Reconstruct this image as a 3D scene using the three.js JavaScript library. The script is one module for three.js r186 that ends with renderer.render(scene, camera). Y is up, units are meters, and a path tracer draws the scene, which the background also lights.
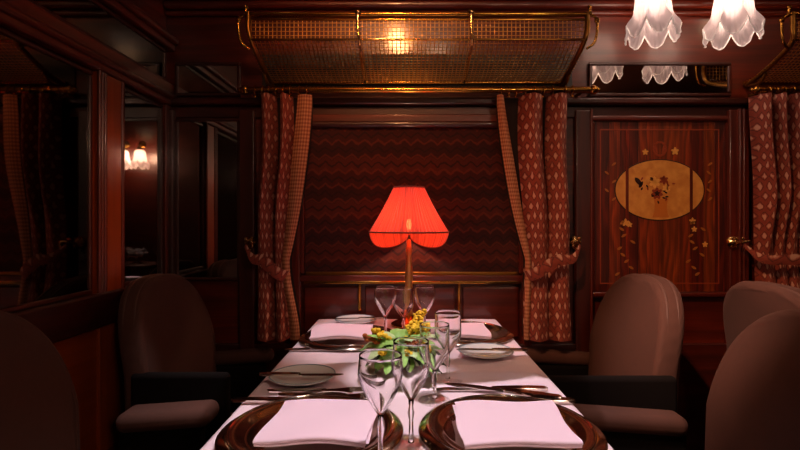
import * as THREE from 'three';
import { RoundedBoxGeometry } from 'three/addons/geometries/RoundedBoxGeometry.js';
import { mergeGeometries, mergeVertices, toCreasedNormals } from 'three/addons/utils/BufferGeometryUtils.js';

// ------------------------------------------------------------------ camera, lights, exposure
const scene = new THREE.Scene();
scene.background = new THREE.Color(0x000000);
const EYE = 1.077;                                   // camera height; the table top is at 0.75
const camera = new THREE.PerspectiveCamera(50.23, 800 / 450, 0.05, 30);
camera.position.set(0, EYE, 0);
camera.lookAt(0, EYE, -1);
camera.setViewOffset(800, 450, -7, 3, 800, 450);     // lens shift: the vanishing point sits a little off centre
camera.updateProjectionMatrix();
scene.add(camera);
const renderer = new THREE.WebGLRenderer({ antialias: true });
renderer.toneMapping = THREE.LinearToneMapping;
renderer.toneMappingExposure = 1.0;
renderer.shadowMap.enabled = true;
// unseen spotlights, most of them added to lift one area: at, aimed at, candela, cone (degrees), penumbra, size, and the straight edge on the table that a barn door cuts
const SPOTS = [
  { at: [0.16, 2.22, -0.60], to: [0.02, 0.75, -0.72], cd: 5.7, cone: 26, pen: 0.5, size: 0.03, edge: [-0.955, -0.19, -1], label: 'unseen spotlight with a barn door over the near chargers' },
  { at: [-0.12, 2.22, -1.22], to: [0.03, 0.75, -1.36], cd: 3.4, cone: 17, pen: 0.4, size: 0.03, edge: [-1.135, -0.14, 1], label: 'unseen spotlight with a barn door over the window end chargers' },
  { at: [0.0, 2.22, -0.40], to: [0.02, 0.75, -1.0], cd: 0.65, cone: 33, pen: 0.7, size: 1, colour: 0xffd8b8, label: 'added spotlight that fills the middle of the table' },
  { at: [0.10, 2.22, -0.80], to: [-0.01, 0.82, -1.02], cd: 5.0, cone: 5.5, pen: 0.4, size: 0.5, label: 'added spotlight aimed at the flowers' },
  { at: [-0.05, 2.22, -0.30], to: [-0.03, 1.68, -1.62], cd: 4.2, cone: 24, pen: 0.8, size: 3, colour: 0xffa468, label: 'added spotlight aimed at the luggage rack' },
  { at: [-0.30, 2.22, -0.25], to: [0.72, 0.98, -1.35], cd: 6.0, cone: 20, pen: 0.9, size: 0.6, colour: 0xffbc88, label: 'added spotlight aimed at the marquetry panel' },
  { at: [-0.25, 2.22, -0.50], to: [0.72, 0.82, -1.18], cd: 15, cone: 11, pen: 0.9, size: 0.6, colour: 0xffd8c4, label: 'added spotlight aimed at the chairs below the marquetry panel' },
  { at: [0.95, 2.22, -0.70], to: [-0.80, 1.14, -1.30], cd: 3.6, cone: 7, pen: 0.7, size: 0.6, colour: 0xffb880, label: 'added spotlight aimed at the partition pilaster' },
  { at: [-0.50, 2.22, -1.12], to: [-0.54, 0.65, -1.12], cd: 4.5, cone: 7, pen: 0.8, size: 0.6, label: 'added spotlight over the armrest beside the partition' },
  { at: [0.56, 2.22, -1.06], to: [0.50, 0.65, -1.09], cd: 3, cone: 5.5, pen: 0.8, size: 0.6, label: 'added spotlight over the armrest beside the crossed knives' },
  { at: [0.62, 2.22, 0.72], to: [0.62, 0.75, 0.72], cd: 5.0, cone: 12, pen: 0.6, size: 0.6, label: 'added spotlight over the side table behind the camera' },
];
const SPOT_COLOUR = 0xfff1f4;
const SCONCE_CD = 0.085, TABLE_LAMP_CD = 0.043, DOME_CD = 0.14, FAR_SCONCE_CD = 0.6;

const WALL_Z = -1.66, LEFT_X = -0.83, BACK_Z = 1.2, RIGHT_X = 2.9, CEIL_Y = 2.3;

// ------------------------------------------------------------------ helpers
let seed = 7;
const rnd = () => { seed = (seed * 1664525 + 1013904223) >>> 0; return seed / 4294967296; };
const used = {};
function numbered(n) { const k = used[n] = (used[n] ?? -1) + 1; return k ? `${n}_${String(k).padStart(3, '0')}` : n; }
function shade(o) { o.castShadow = true; o.receiveShadow = true; return o; }
function thing(name, label, category, pos = [0, 0, 0], turn = 0, group) {
  const o = new THREE.Group(); o.name = numbered(name); o.position.set(...pos); o.rotation.y = turn;
  o.userData = { label, category }; if (group) o.userData.group = group;
  scene.add(o); return o;
}
function part(name, geo, mat, parent, label) {
  const m = shade(new THREE.Mesh(Array.isArray(geo) ? merge(geo) : geo, mat)); m.name = name;
  if (label) m.userData.label = label;
  parent.add(m); return m;
}
function single(name, geo, mat, label, category, group) {
  const m = part(numbered(name), geo, mat, scene); m.userData = { label, category }; if (group) m.userData.group = group; return m;
}
function struct(name, geo, mat, parent) {
  const m = part(parent ? name : numbered(name), geo, mat, parent || scene); if (!parent) m.userData.kind = 'structure'; return m;
}
function dup(root, pos, turn, label, group) {
  const r = root.clone(); r.name = numbered(root.name.replace(/_\d{3}$/, '')); r.position.set(...pos); r.rotation.set(0, turn, 0);
  r.userData = { ...root.userData, label }; if (group) r.userData.group = group;
  scene.add(r); return r;
}
function merge(list) {
  const l = list.map(g => { const h = g.index ? g.toNonIndexed() : g.clone(); for (const k of Object.keys(h.attributes)) if (!['position', 'normal', 'uv'].includes(k)) h.deleteAttribute(k);
    if (!h.attributes.uv) h.setAttribute('uv', new THREE.BufferAttribute(new Float32Array(h.attributes.position.count * 2), 2)); return h; });
  return mergeGeometries(l);
}
// uv in metres; grain runs along the named axis
function grain(geo, axis = 'y', ox = 0) {
  const g = geo.index ? geo.toNonIndexed() : geo, p = g.attributes.position, n = g.attributes.normal, uv = new Float32Array(p.count * 2);
  const A = { x: 0, y: 1, z: 2 }[axis];
  for (let i = 0; i < p.count; i += 3) {
    let nn = [0, 0, 0]; for (let k = 0; k < 3; k++) { nn[0] += n.getX(i + k); nn[1] += n.getY(i + k); nn[2] += n.getZ(i + k); }
    nn = nn.map(Math.abs); const d = nn.indexOf(Math.max(...nn)); let rest = [0, 1, 2].filter(k => k !== d);
    const v = rest.includes(A) ? A : rest[1], u = rest.find(k => k !== v);
    for (let k = 0; k < 3; k++) { const q = [p.getX(i + k), p.getY(i + k), p.getZ(i + k)]; uv[2 * (i + k)] = q[u] + ox; uv[2 * (i + k) + 1] = q[v] + ox * 0.7; }
  }
  g.setAttribute('uv', new THREE.BufferAttribute(uv, 2)); return g;
}
function box(x0, x1, y0, y1, z0, z1, axis = 'y', r = 0.004) {
  const w = x1 - x0, h = y1 - y0, d = z1 - z0, rr = Math.min(r, w / 2.05, h / 2.05, d / 2.05);
  const g = new RoundedBoxGeometry(w, h, d, 2, rr); g.translate((x0 + x1) / 2, (y0 + y1) / 2, (z0 + z1) / 2); return grain(g, axis, rnd() * 3);
}
const V = (x, y, z) => new THREE.Vector3(x, y, z);
function tube(pts, r, seg = 24, rs = 8, closed = false) {
  return new THREE.TubeGeometry(new THREE.CatmullRomCurve3(pts.map(p => V(...p)), closed), seg, r, rs, closed);
}
function rod(a, b, r, rs = 10) {
  const A = V(...a), B = V(...b), L = A.distanceTo(B), g = new THREE.CylinderGeometry(r, r, L, rs, 1);
  g.applyQuaternion(new THREE.Quaternion().setFromUnitVectors(V(0, 1, 0), B.clone().sub(A).normalize())); g.translate(...A.clone().add(B).multiplyScalar(0.5).toArray()); return g;
}
function ball(x, y, z, r, s = 12) { const g = new THREE.SphereGeometry(r, s, s * 0.75 | 0); g.translate(x, y, z); return g; }
function lathe(profile, seg = 40) { return new THREE.LatheGeometry(profile.map(p => new THREE.Vector2(p[0], p[1])), seg); }
function extrude(shape, depth, bevel = 0.002, segs = 2, curve = 12) {
  return new THREE.ExtrudeGeometry(shape, { depth, bevelEnabled: bevel > 0, bevelSize: bevel, bevelThickness: bevel, bevelSegments: segs, curveSegments: curve });
}
function sheet(nu, nv, f) {                                    // grid surface; f(u, v) -> [x, y, z, uvx, uvy]
  const p = [], uv = [], ix = [];
  for (let j = 0; j <= nv; j++) for (let i = 0; i <= nu; i++) { const q = f(i / nu, j / nv); p.push(q[0], q[1], q[2]); uv.push(q[3] ?? i / nu, q[4] ?? j / nv); }
  for (let j = 0; j < nv; j++) for (let i = 0; i < nu; i++) { const a = j * (nu + 1) + i, b = a + nu + 1; ix.push(a, b, a + 1, a + 1, b, b + 1); }
  const g = new THREE.BufferGeometry(); g.setAttribute('position', new THREE.Float32BufferAttribute(p, 3)); g.setAttribute('uv', new THREE.Float32BufferAttribute(uv, 2)); g.setIndex(ix); g.computeVertexNormals(); return g;
}
const smooth = (a, b, x) => { const t = Math.min(1, Math.max(0, (x - a) / (b - a))); return t * t * (3 - 2 * t); };
const lerp = (a, b, t) => a + (b - a) * t;

// tileable noise and textures
function hash(x, y, s) { let h = (x * 374761393 + y * 668265263 + s * 1442695041) | 0; h = Math.imul(h ^ (h >>> 13), 1274126177); return ((h ^ (h >>> 16)) >>> 0) / 4294967296; }
function vnoise(x, y, px, py, s) {
  const xi = Math.floor(x), yi = Math.floor(y), fx = x - xi, fy = y - yi, sx = fx * fx * (3 - 2 * fx), sy = fy * fy * (3 - 2 * fy);
  const m = (a, n) => ((a % n) + n) % n, X0 = m(xi, px), X1 = m(xi + 1, px), Y0 = m(yi, py), Y1 = m(yi + 1, py);
  return lerp(lerp(hash(X0, Y0, s), hash(X1, Y0, s), sx), lerp(hash(X0, Y1, s), hash(X1, Y1, s), sx), sy);
}
function fbm(u, v, fx, fy, s, oct = 4) { let t = 0, a = 0.5, n = 0; for (let o = 0; o < oct; o++) { t += a * vnoise(u * fx, v * fy, fx, fy, s + o); n += a; a *= 0.5; fx *= 2; fy *= 2; } return t / n; }
function texture(w, h, f, srgb, rx, ry) {                      // f(u, v) -> [r, g, b] 0..1
  const d = new Uint8Array(w * h * 4);
  for (let j = 0; j < h; j++) for (let i = 0; i < w; i++) { const c = f(i / w, j / h), k = 4 * (j * w + i); for (let q = 0; q < 3; q++) d[k + q] = Math.max(0, Math.min(255, c[q] * 255)); d[k + 3] = 255; }
  const t = new THREE.DataTexture(d, w, h); t.wrapS = t.wrapT = THREE.RepeatWrapping; t.magFilter = THREE.LinearFilter; t.minFilter = THREE.LinearMipmapLinearFilter;
  if (srgb) t.colorSpace = THREE.SRGBColorSpace; t.repeat.set(rx, ry); t.needsUpdate = true; return t;
}
const mix3 = (a, b, t) => [lerp(a[0], b[0], t), lerp(a[1], b[1], t), lerp(a[2], b[2], t)];
const hex = h => [(h >> 16 & 255) / 255, (h >> 8 & 255) / 255, (h & 255) / 255];
function woodTexture(dark, light, s, size = 0.6) {
  return texture(512, 512, (u, v) => {
    const w = fbm(u, v, 4, 2, s, 3) * 0.6, a = fbm(u + w * 0.08, v, 28, 2, s + 5, 4), f = fbm(u, v, 160, 6, s + 11, 2), ring = 0.5 + 0.5 * Math.sin((u * 9 + w * 3 + a * 1.2) * Math.PI * 2);
    return mix3(hex(dark), hex(light), Math.min(1, 0.5 * a + 0.28 * ring + 0.3 * f - 0.05));
  }, true, 1 / size, 1 / (size * 1.6));
}
const T = {
  mahogany: woodTexture(0x3a1207, 0x7c3412, 1), darkwood: woodTexture(0x2a0d05, 0x5a220d, 21),
  satinwood: woodTexture(0x9c4a14, 0xc8702a, 41), rosewood: woodTexture(0x2c0e04, 0xb4561c, 61, 0.25),
  burl: texture(256, 256, (u, v) => mix3(hex(0xb06a28), hex(0xdb9c4c), fbm(u + 0.1 * fbm(u, v, 6, 6, 3), v, 12, 12, 77, 4)), true, 4, 4),
  velvet: texture(256, 256, (u, v) => { const a = 0.78 + 0.3 * fbm(u, v, 5, 5, 90, 3) + 0.12 * (fbm(u, v, 64, 64, 91, 2) - 0.5); return [a, a, a]; }, false, 2, 2),
  linen: texture(256, 256, (u, v) => { const a = 0.5 + 0.25 * Math.sin(u * 2 * Math.PI * 64) * Math.sin(v * 2 * Math.PI * 64) + 0.3 * (fbm(u, v, 16, 16, 33, 3) - 0.5); return [a, a, a]; }, false, 9, 9),
  crumple: texture(256, 256, (u, v) => { const a = fbm(u, v, 4, 4, 35, 3); return [a, a, a]; }, false, 4, 4),
  curtain: texture(512, 512, (u, v) => {                       // rust ground, pale flame flecks in staggered diamonds
    const row = Math.floor(v * 8), cu = ((u * 6 + (row % 2) * 0.5) % 1) - 0.5, cv = (v * 8 % 1) - 0.5, j = fbm(u, v, 24, 12, 50, 3) - 0.5;
    const d = Math.abs(cu) * 2.6 + Math.abs(cv) * 1.7 + j * 1.15, e = Math.abs(Math.abs(cu) + Math.abs(cv) * 0.9 - 0.42 + j * 0.25);
    let c = mix3(hex(0x7a2c1e), hex(0x8e3a26), fbm(u, v, 40, 40, 51, 2));
    c = mix3(c, hex(0xc89a84), smooth(0.75, 0.35, d) * 0.85); return mix3(c, hex(0x4a1812), smooth(0.08, 0.02, e) * 0.7);
  }, true, 1, 1),
  pleatShade: texture(512, 64, (u, v) => { const k = u * 64 + 0.7 * Math.sin(u * 40 * Math.PI) + 0.4 * vnoise(u * 32, 0.5, 32, 2, 95), a = 0.62 + 0.38 * Math.pow(0.5 + 0.5 * Math.sin(k * 2 * Math.PI), 0.6) - 0.16 * vnoise(u * 96, v * 2, 96, 2, 96); return [a, a, a]; }, false, 1, 1),  // darker lines paint the shade between pleats into the silk colour
  blind: texture(512, 512, (u, v) => {                         // woven flame-stitch zigzag bands
    const zig = Math.abs(((u * 10) % 1) - 0.5) * 2, y = v * 9 + zig * 0.34 + (fbm(u, v, 40, 40, 60, 2) - 0.5) * 0.16, b = y - Math.floor(y), k = (Math.floor(y) + 30) % 3;
    let c = [hex(0x6a2415), hex(0x86381c), hex(0x5a1c12)][k]; const l = smooth(0.0, 0.07, b) * smooth(0.24, 0.17, b);
    c = mix3(c, hex(0xa85c30), l * 0.75); return mix3(c, hex(0x381008), smooth(0.5, 0.56, b) * smooth(0.7, 0.64, b) * 0.7);
  }, true, 2.2, 2.2),
  braid: texture(64, 128, (u, v) => { const s = Math.sin((u * 2 + v * 4) * Math.PI * 2) * Math.sin((u * 2 - v * 4) * Math.PI * 2); return mix3(hex(0x7a3a20), hex(0xcf9068), 0.5 + 0.5 * s); }, true, 30, 10),
  carpet: texture(256, 256, (u, v) => mix3(hex(0x2a0e0a), hex(0x42170f), fbm(u, v, 40, 40, 70, 3)), true, 2, 2),
};
const phys = o => new THREE.MeshPhysicalMaterial({ side: THREE.DoubleSide, ...o });
const lacquer = (map, color = 0xffffff, rough = 0.4) => phys({ map, color, roughness: rough, clearcoat: 0.7, clearcoatRoughness: 0.12 });
const M = {
  wood: lacquer(T.mahogany, 0xf0b090), darkWood: lacquer(T.darkwood, 0xe0a888), satin: lacquer(T.satinwood, 0xc89a6c), rose: lacquer(T.rosewood, 0xffe0a4),
  inlay: phys({ map: T.burl, color: 0xffffff, roughness: 0.4, clearcoat: 0.4, clearcoatRoughness: 0.2 }),
  inlayPale: phys({ color: 0xd89a48, roughness: 0.45 }), inlayDark: phys({ color: 0x2e0f07, roughness: 0.4 }), inlayRed: phys({ color: 0x8e3616, roughness: 0.45 }),
  brass: phys({ color: 0xc08a3c, metalness: 1, roughness: 0.2 }), brassDull: phys({ color: 0x9a6a30, metalness: 1, roughness: 0.36 }),
  silver: phys({ color: 0xd9cdc0, metalness: 1, roughness: 0.1 }), steel: phys({ color: 0xcfc8c2, metalness: 1, roughness: 0.18 }),
  mirrorClear: phys({ color: 0xc4bcb4, metalness: 1, roughness: 0.02 }), mirror: phys({ color: 0x7c726a, metalness: 1, roughness: 0.03 }),
  cloth: phys({ color: 0xead0da, roughness: 0.95, bumpMap: T.crumple, bumpScale: 0.004, sheen: 0.2 }),
  napkin: phys({ color: 0xecccdc, roughness: 0.95, bumpMap: T.linen, bumpScale: 0.0004, sheen: 0.2 }),
  china: phys({ color: 0xe9e6e6, roughness: 0.16, clearcoat: 0.5 }), chinaBlue: phys({ color: 0x9aa6b6, roughness: 0.2 }),
  velvet: phys({ map: T.velvet, color: 0x4a261a, roughness: 0.9, sheen: 0.6, sheenColor: new THREE.Color(0x8a5a4c), sheenRoughness: 0.45 }),
  velvetEdge: phys({ color: 0x4a2a20, roughness: 0.7, sheen: 0.6, sheenColor: new THREE.Color(0x8a5a4c) }),
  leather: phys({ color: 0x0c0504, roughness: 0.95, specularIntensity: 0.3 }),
  curtain: phys({ map: T.curtain, roughness: 0.85, sheen: 0.4, sheenColor: new THREE.Color(0xb07060) }),
  braid: phys({ map: T.braid, roughness: 0.8 }), blind: phys({ map: T.blind, color: 0x94705a, roughness: 0.9 }), carpet: phys({ map: T.carpet, roughness: 1 }),
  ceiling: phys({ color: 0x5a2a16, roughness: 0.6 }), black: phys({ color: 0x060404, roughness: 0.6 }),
  glass: phys({ color: 0xffffff, roughness: 0.0, transmission: 1, thickness: 0.01, ior: 1.5 }), glassThin: phys({ color: 0xffffff, roughness: 0.0, transmission: 1, thickness: 0, ior: 1.5 }),
  frost: phys({ color: 0xc8bcc2, roughness: 0.9, transmission: 0.5, thickness: 0, emissive: new THREE.Color(1, 0.86, 0.86), emissiveIntensity: 0.03 }),
  frostEdge: phys({ color: 0xffffff, roughness: 0.5, transmission: 0.3, thickness: 0, emissive: new THREE.Color(1, 0.9, 0.9), emissiveIntensity: 0.04 }),
  bulb: phys({ color: 0xffffff, emissive: new THREE.Color(1, 0.82, 0.72), emissiveIntensity: 6 }),
  lampBulb: phys({ color: 0xffffff, emissive: new THREE.Color(1, 0.75, 0.55), emissiveIntensity: 140 }),
  dome: phys({ color: 0xffffff, emissive: new THREE.Color(1, 0.85, 0.75), emissiveIntensity: 2.5, roughness: 0.6 }),
  silk: phys({ map: T.pleatShade, color: 0xf04a2a, roughness: 0.93, transmission: 0.32, thickness: 0 }),
  silkTrim: phys({ color: 0x6e2410, roughness: 0.9 }),
  leaf: phys({ color: 0x98c862, roughness: 0.55, transmission: 0.15, thickness: 0 }), leafPale: phys({ color: 0xcbe4a4, roughness: 0.6, transmission: 0.2, thickness: 0 }),
  leafDark: phys({ color: 0x2c2f1a, roughness: 0.5 }), blossom: phys({ color: 0xf2c42a, roughness: 0.7 }), blossomRust: phys({ color: 0xa8521a, roughness: 0.7 }), stem: phys({ color: 0x4a6a2a, roughness: 0.7 }),
};

// ------------------------------------------------------------------ the room
struct('floor', box(LEFT_X - 0.1, RIGHT_X + 0.1, -0.1, 0, WALL_Z - 0.1, BACK_Z + 0.1), M.carpet);
const ceiling = struct('ceiling', box(LEFT_X - 0.1, RIGHT_X + 0.1, CEIL_Y, CEIL_Y + 0.1, WALL_Z - 0.1, BACK_Z + 0.1, 'x'), M.ceiling);
const wallBack = struct('wall_back', box(LEFT_X - 0.1, RIGHT_X + 0.1, 0, CEIL_Y, WALL_Z - 0.1, WALL_Z, 'x'), M.wood);
const wallLeft = struct('wall_left', box(LEFT_X - 0.1, LEFT_X, 0, CEIL_Y, WALL_Z, BACK_Z, 'z'), M.wood);
const wallRight = struct('wall_right', box(RIGHT_X, RIGHT_X + 0.1, 0, CEIL_Y, WALL_Z, BACK_Z, 'z'), M.darkWood);
const wallFront = struct('wall_front', box(LEFT_X, RIGHT_X, 0, CEIL_Y, BACK_Z, BACK_Z + 0.1, 'x'), M.darkWood);
{
  const W = WALL_Z, p = (n, g, m = M.wood) => struct(n, g, m, wallBack);
  // cornice, a stack of mouldings above the rack
  p('cornice', [box(LEFT_X, RIGHT_X, 1.865, 1.95, W, W + 0.09, 'x', 0.02), box(LEFT_X, RIGHT_X, 1.835, 1.862, W, W + 0.06, 'x', 0.012), box(LEFT_X, RIGHT_X, 1.805, 1.832, W, W + 0.035, 'x', 0.012), box(LEFT_X, RIGHT_X, 1.785, 1.802, W, W + 0.02, 'x', 0.008)]);
  p('ledge', box(LEFT_X, RIGHT_X, 1.476, 1.500, W, W + 0.035, 'x', 0.008), M.darkWood);
  p('shade_board', box(-0.50, 0.57, 1.53, 1.655, W, W + 0.006, 'x', 0.002), M.black);  // black board added to paint the shade seen through the net floor
  p('rail', box(LEFT_X, RIGHT_X, 1.435, 1.474, W, W + 0.012, 'x', 0.004), M.darkWood);
  // stiles that frame the windows and the panels
  for (const [x0, x1, d, m] of [[-0.825, -0.795, 0.03, M.darkWood], [-0.575, -0.52, 0.025, M.darkWood], [-0.40, -0.365, 0.02, M.wood], [0.395, 0.43, 0.02, M.wood], [0.575, 0.635, 0.025, M.darkWood], [1.095, 1.165, 0.03, M.wood]])
    p('stile', box(x0, x1, 0.45, 1.46, W, W + d, 'y', 0.006), m);
  p('stile', [rod([1.128, 0.45, W + 0.032], [1.128, 1.46, W + 0.032], 0.006), rod([1.142, 0.45, W + 0.032], [1.142, 1.46, W + 0.032], 0.006)], M.wood);
  p('stile', [rod([0.628, 0.45, W + 0.026], [0.628, 1.46, W + 0.026], 0.005)], M.wood);
  p('dado', box(LEFT_X, RIGHT_X, 0, 0.66, W, W + 0.02, 'x', 0.004), M.darkWood);
  // lower wall under the window: three raised panels
  for (const [x0, x1] of [[-0.355, -0.165], [-0.145, 0.165], [0.19, 0.385]]) p('panel', box(x0, x1, 0.68, 0.855, W, W + 0.012, 'x', 0.006));
}
// window: frame and pane behind a drawn blind
const win = new THREE.Group(); win.name = 'window_1'; win.userData.kind = 'structure'; scene.add(win);
part('window_frame', [box(-0.365, 0.395, 1.418, 1.445, WALL_Z, WALL_Z + 0.022, 'x'), box(-0.365, 0.395, 0.872, 0.895, WALL_Z, WALL_Z + 0.024, 'x'), box(-0.368, -0.352, 0.9, 1.418, WALL_Z, WALL_Z + 0.02), box(0.385, 0.40, 0.9, 1.418, WALL_Z, WALL_Z + 0.02)], M.wood, win);
{
  const t = thing('window_blind', 'drawn dark red window blind woven in zigzag bands behind the table lamp', 'blind', [0, 0, WALL_Z + 0.006]);
  part('fabric', sheet(60, 60, (u, v) => [lerp(-0.35, 0.384, u), lerp(0.9, 1.41, v), 0.0012 * Math.sin(u * 17) * Math.sin(v * 9), u * 0.734, v * 0.51]), M.blind, t);
  part('hem_bar', box(-0.35, 0.384, 0.893, 0.906, -0.004, 0.006, 'x'), M.brassDull, t);
  part('roller', rod([-0.352, 1.412, 0.008], [0.386, 1.412, 0.008], 0.012, 16), M.darkWood, t);
}
{
  const t = thing('brass_rail', 'thin brass rail on slim uprights along the foot of the window', 'rail', [0, 0, WALL_Z + 0.022]);
  part('bar', box(-0.352, 0.388, 0.866, 0.876, -0.005, 0.005, 'x', 0.003), M.brass, t);
  for (const x of [-0.162, 0.178]) part('upright', box(x - 0.005, x + 0.005, 0.775, 0.866, -0.004, 0.004, 'y', 0.003), M.brass, t);
  for (const x of [-0.34, 0.376]) part('bracket', rod([x, 0.871, -0.012], [x, 0.871, 0], 0.004), M.brass, t);
}
// left partition: mirrors between glossy pilasters
{
  const X = LEFT_X, p = (n, g, m = M.wood) => struct(n, g, m, wallLeft);
  p('beam', [box(X, X + 0.03, 1.475, 1.548, W0(), W1(), 'z', 0.006), box(X, X + 0.042, 1.492, 1.512, W0(), W1(), 'z', 0.009)]);
  p('beam', [box(X, X + 0.03, 1.665, 1.72, W0(), W1(), 'z', 0.006), box(X, X + 0.045, 1.685, 1.71, W0(), W1(), 'z', 0.01)]);
  p('cornice', box(X, X + 0.09, 1.865, 1.95, W0(), W1(), 'z', 0.02));
  for (const [d0, d1] of [[1.262, 1.36], [0.58, 0.68], [-0.1, 0.0]]) {
    p('pilaster', box(X, X + 0.022, 0.46, 1.475, -d1, -d0, 'y', 0.004), M.satin);
    p('bead', [0.004, 0.016, 0.028].map(k => rod([X + 0.02, 0.89, -d0 + k - 0.03], [X + 0.02, 1.475, -d0 + k - 0.03], 0.0055)), M.wood);
    p('bead', [rod([X + 0.02, 0.89, -d1 - 0.006], [X + 0.02, 1.475, -d1 - 0.006], 0.006)], M.wood);
  }
  p('pilaster', box(X, X + 0.02, 0.46, 1.475, -1.655, -1.615, 'y', 0.004), M.wood);
  p('rail', box(X, X + 0.03, 0.80, 0.89, W0(), W1(), 'z', 0.008), M.darkWood);
  p('wainscot', box(X, X + 0.014, 0.02, 0.80, W0(), W1(), 'z', 0.004), M.satin);
}
function W0() { return WALL_Z + 0.0; } function W1() { return BACK_Z; }
function wallMirror(label, w, h, pos, turn, glass = M.mirror, group) {                 // framed mirror facing +z
  const t = thing('wall_mirror', label, 'mirror', pos, turn, group), f = 0.012;
  part('frame', [box(-w / 2, w / 2, h / 2 - f, h / 2, 0, 0.012, 'x'), box(-w / 2, w / 2, -h / 2, -h / 2 + f, 0, 0.012, 'x'), box(-w / 2, -w / 2 + f, -h / 2 + f, h / 2 - f, 0, 0.012), box(w / 2 - f, w / 2, -h / 2 + f, h / 2 - f, 0, 0.012)], M.darkWood, t);
  part('mirror_glass', new THREE.BoxGeometry(w - 2 * f, h - 2 * f, 0.006).translate(0, 0, 0.004), glass, t);
  return t;
}
wallMirror('tall framed mirror in the partition, reflecting the tied curtain and its brass rod', 0.55, 0.58, [LEFT_X + 0.001, 1.18, -0.975], Math.PI / 2);
wallMirror('narrow upright mirror in the partition, reflecting small lit lamps', 0.245, 0.58, [LEFT_X + 0.001, 1.18, -1.488], Math.PI / 2, M.mirrorClear);
wallMirror('narrow wall mirror beside the curtain, reflecting an orange wooden pilaster', 0.225, 0.56, [-0.685, 1.155, WALL_Z + 0.001], 0, M.mirrorClear);
wallMirror('small dim mirror high beside the end of the luggage rack', 0.225, 0.118, [-0.685, 1.568, WALL_Z + 0.001], 0, M.mirrorClear);
wallMirror('low wide mirror above the marquetry panel, reflecting glass lamp shades', 0.49, 0.118, [0.87, 1.568, WALL_Z + 0.001], 0, M.mirrorClear);
wallMirror('long low mirror over the partition beam, reflecting brass', 0.86, 0.112, [LEFT_X + 0.001, 1.607, -1.2], Math.PI / 2);

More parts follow.
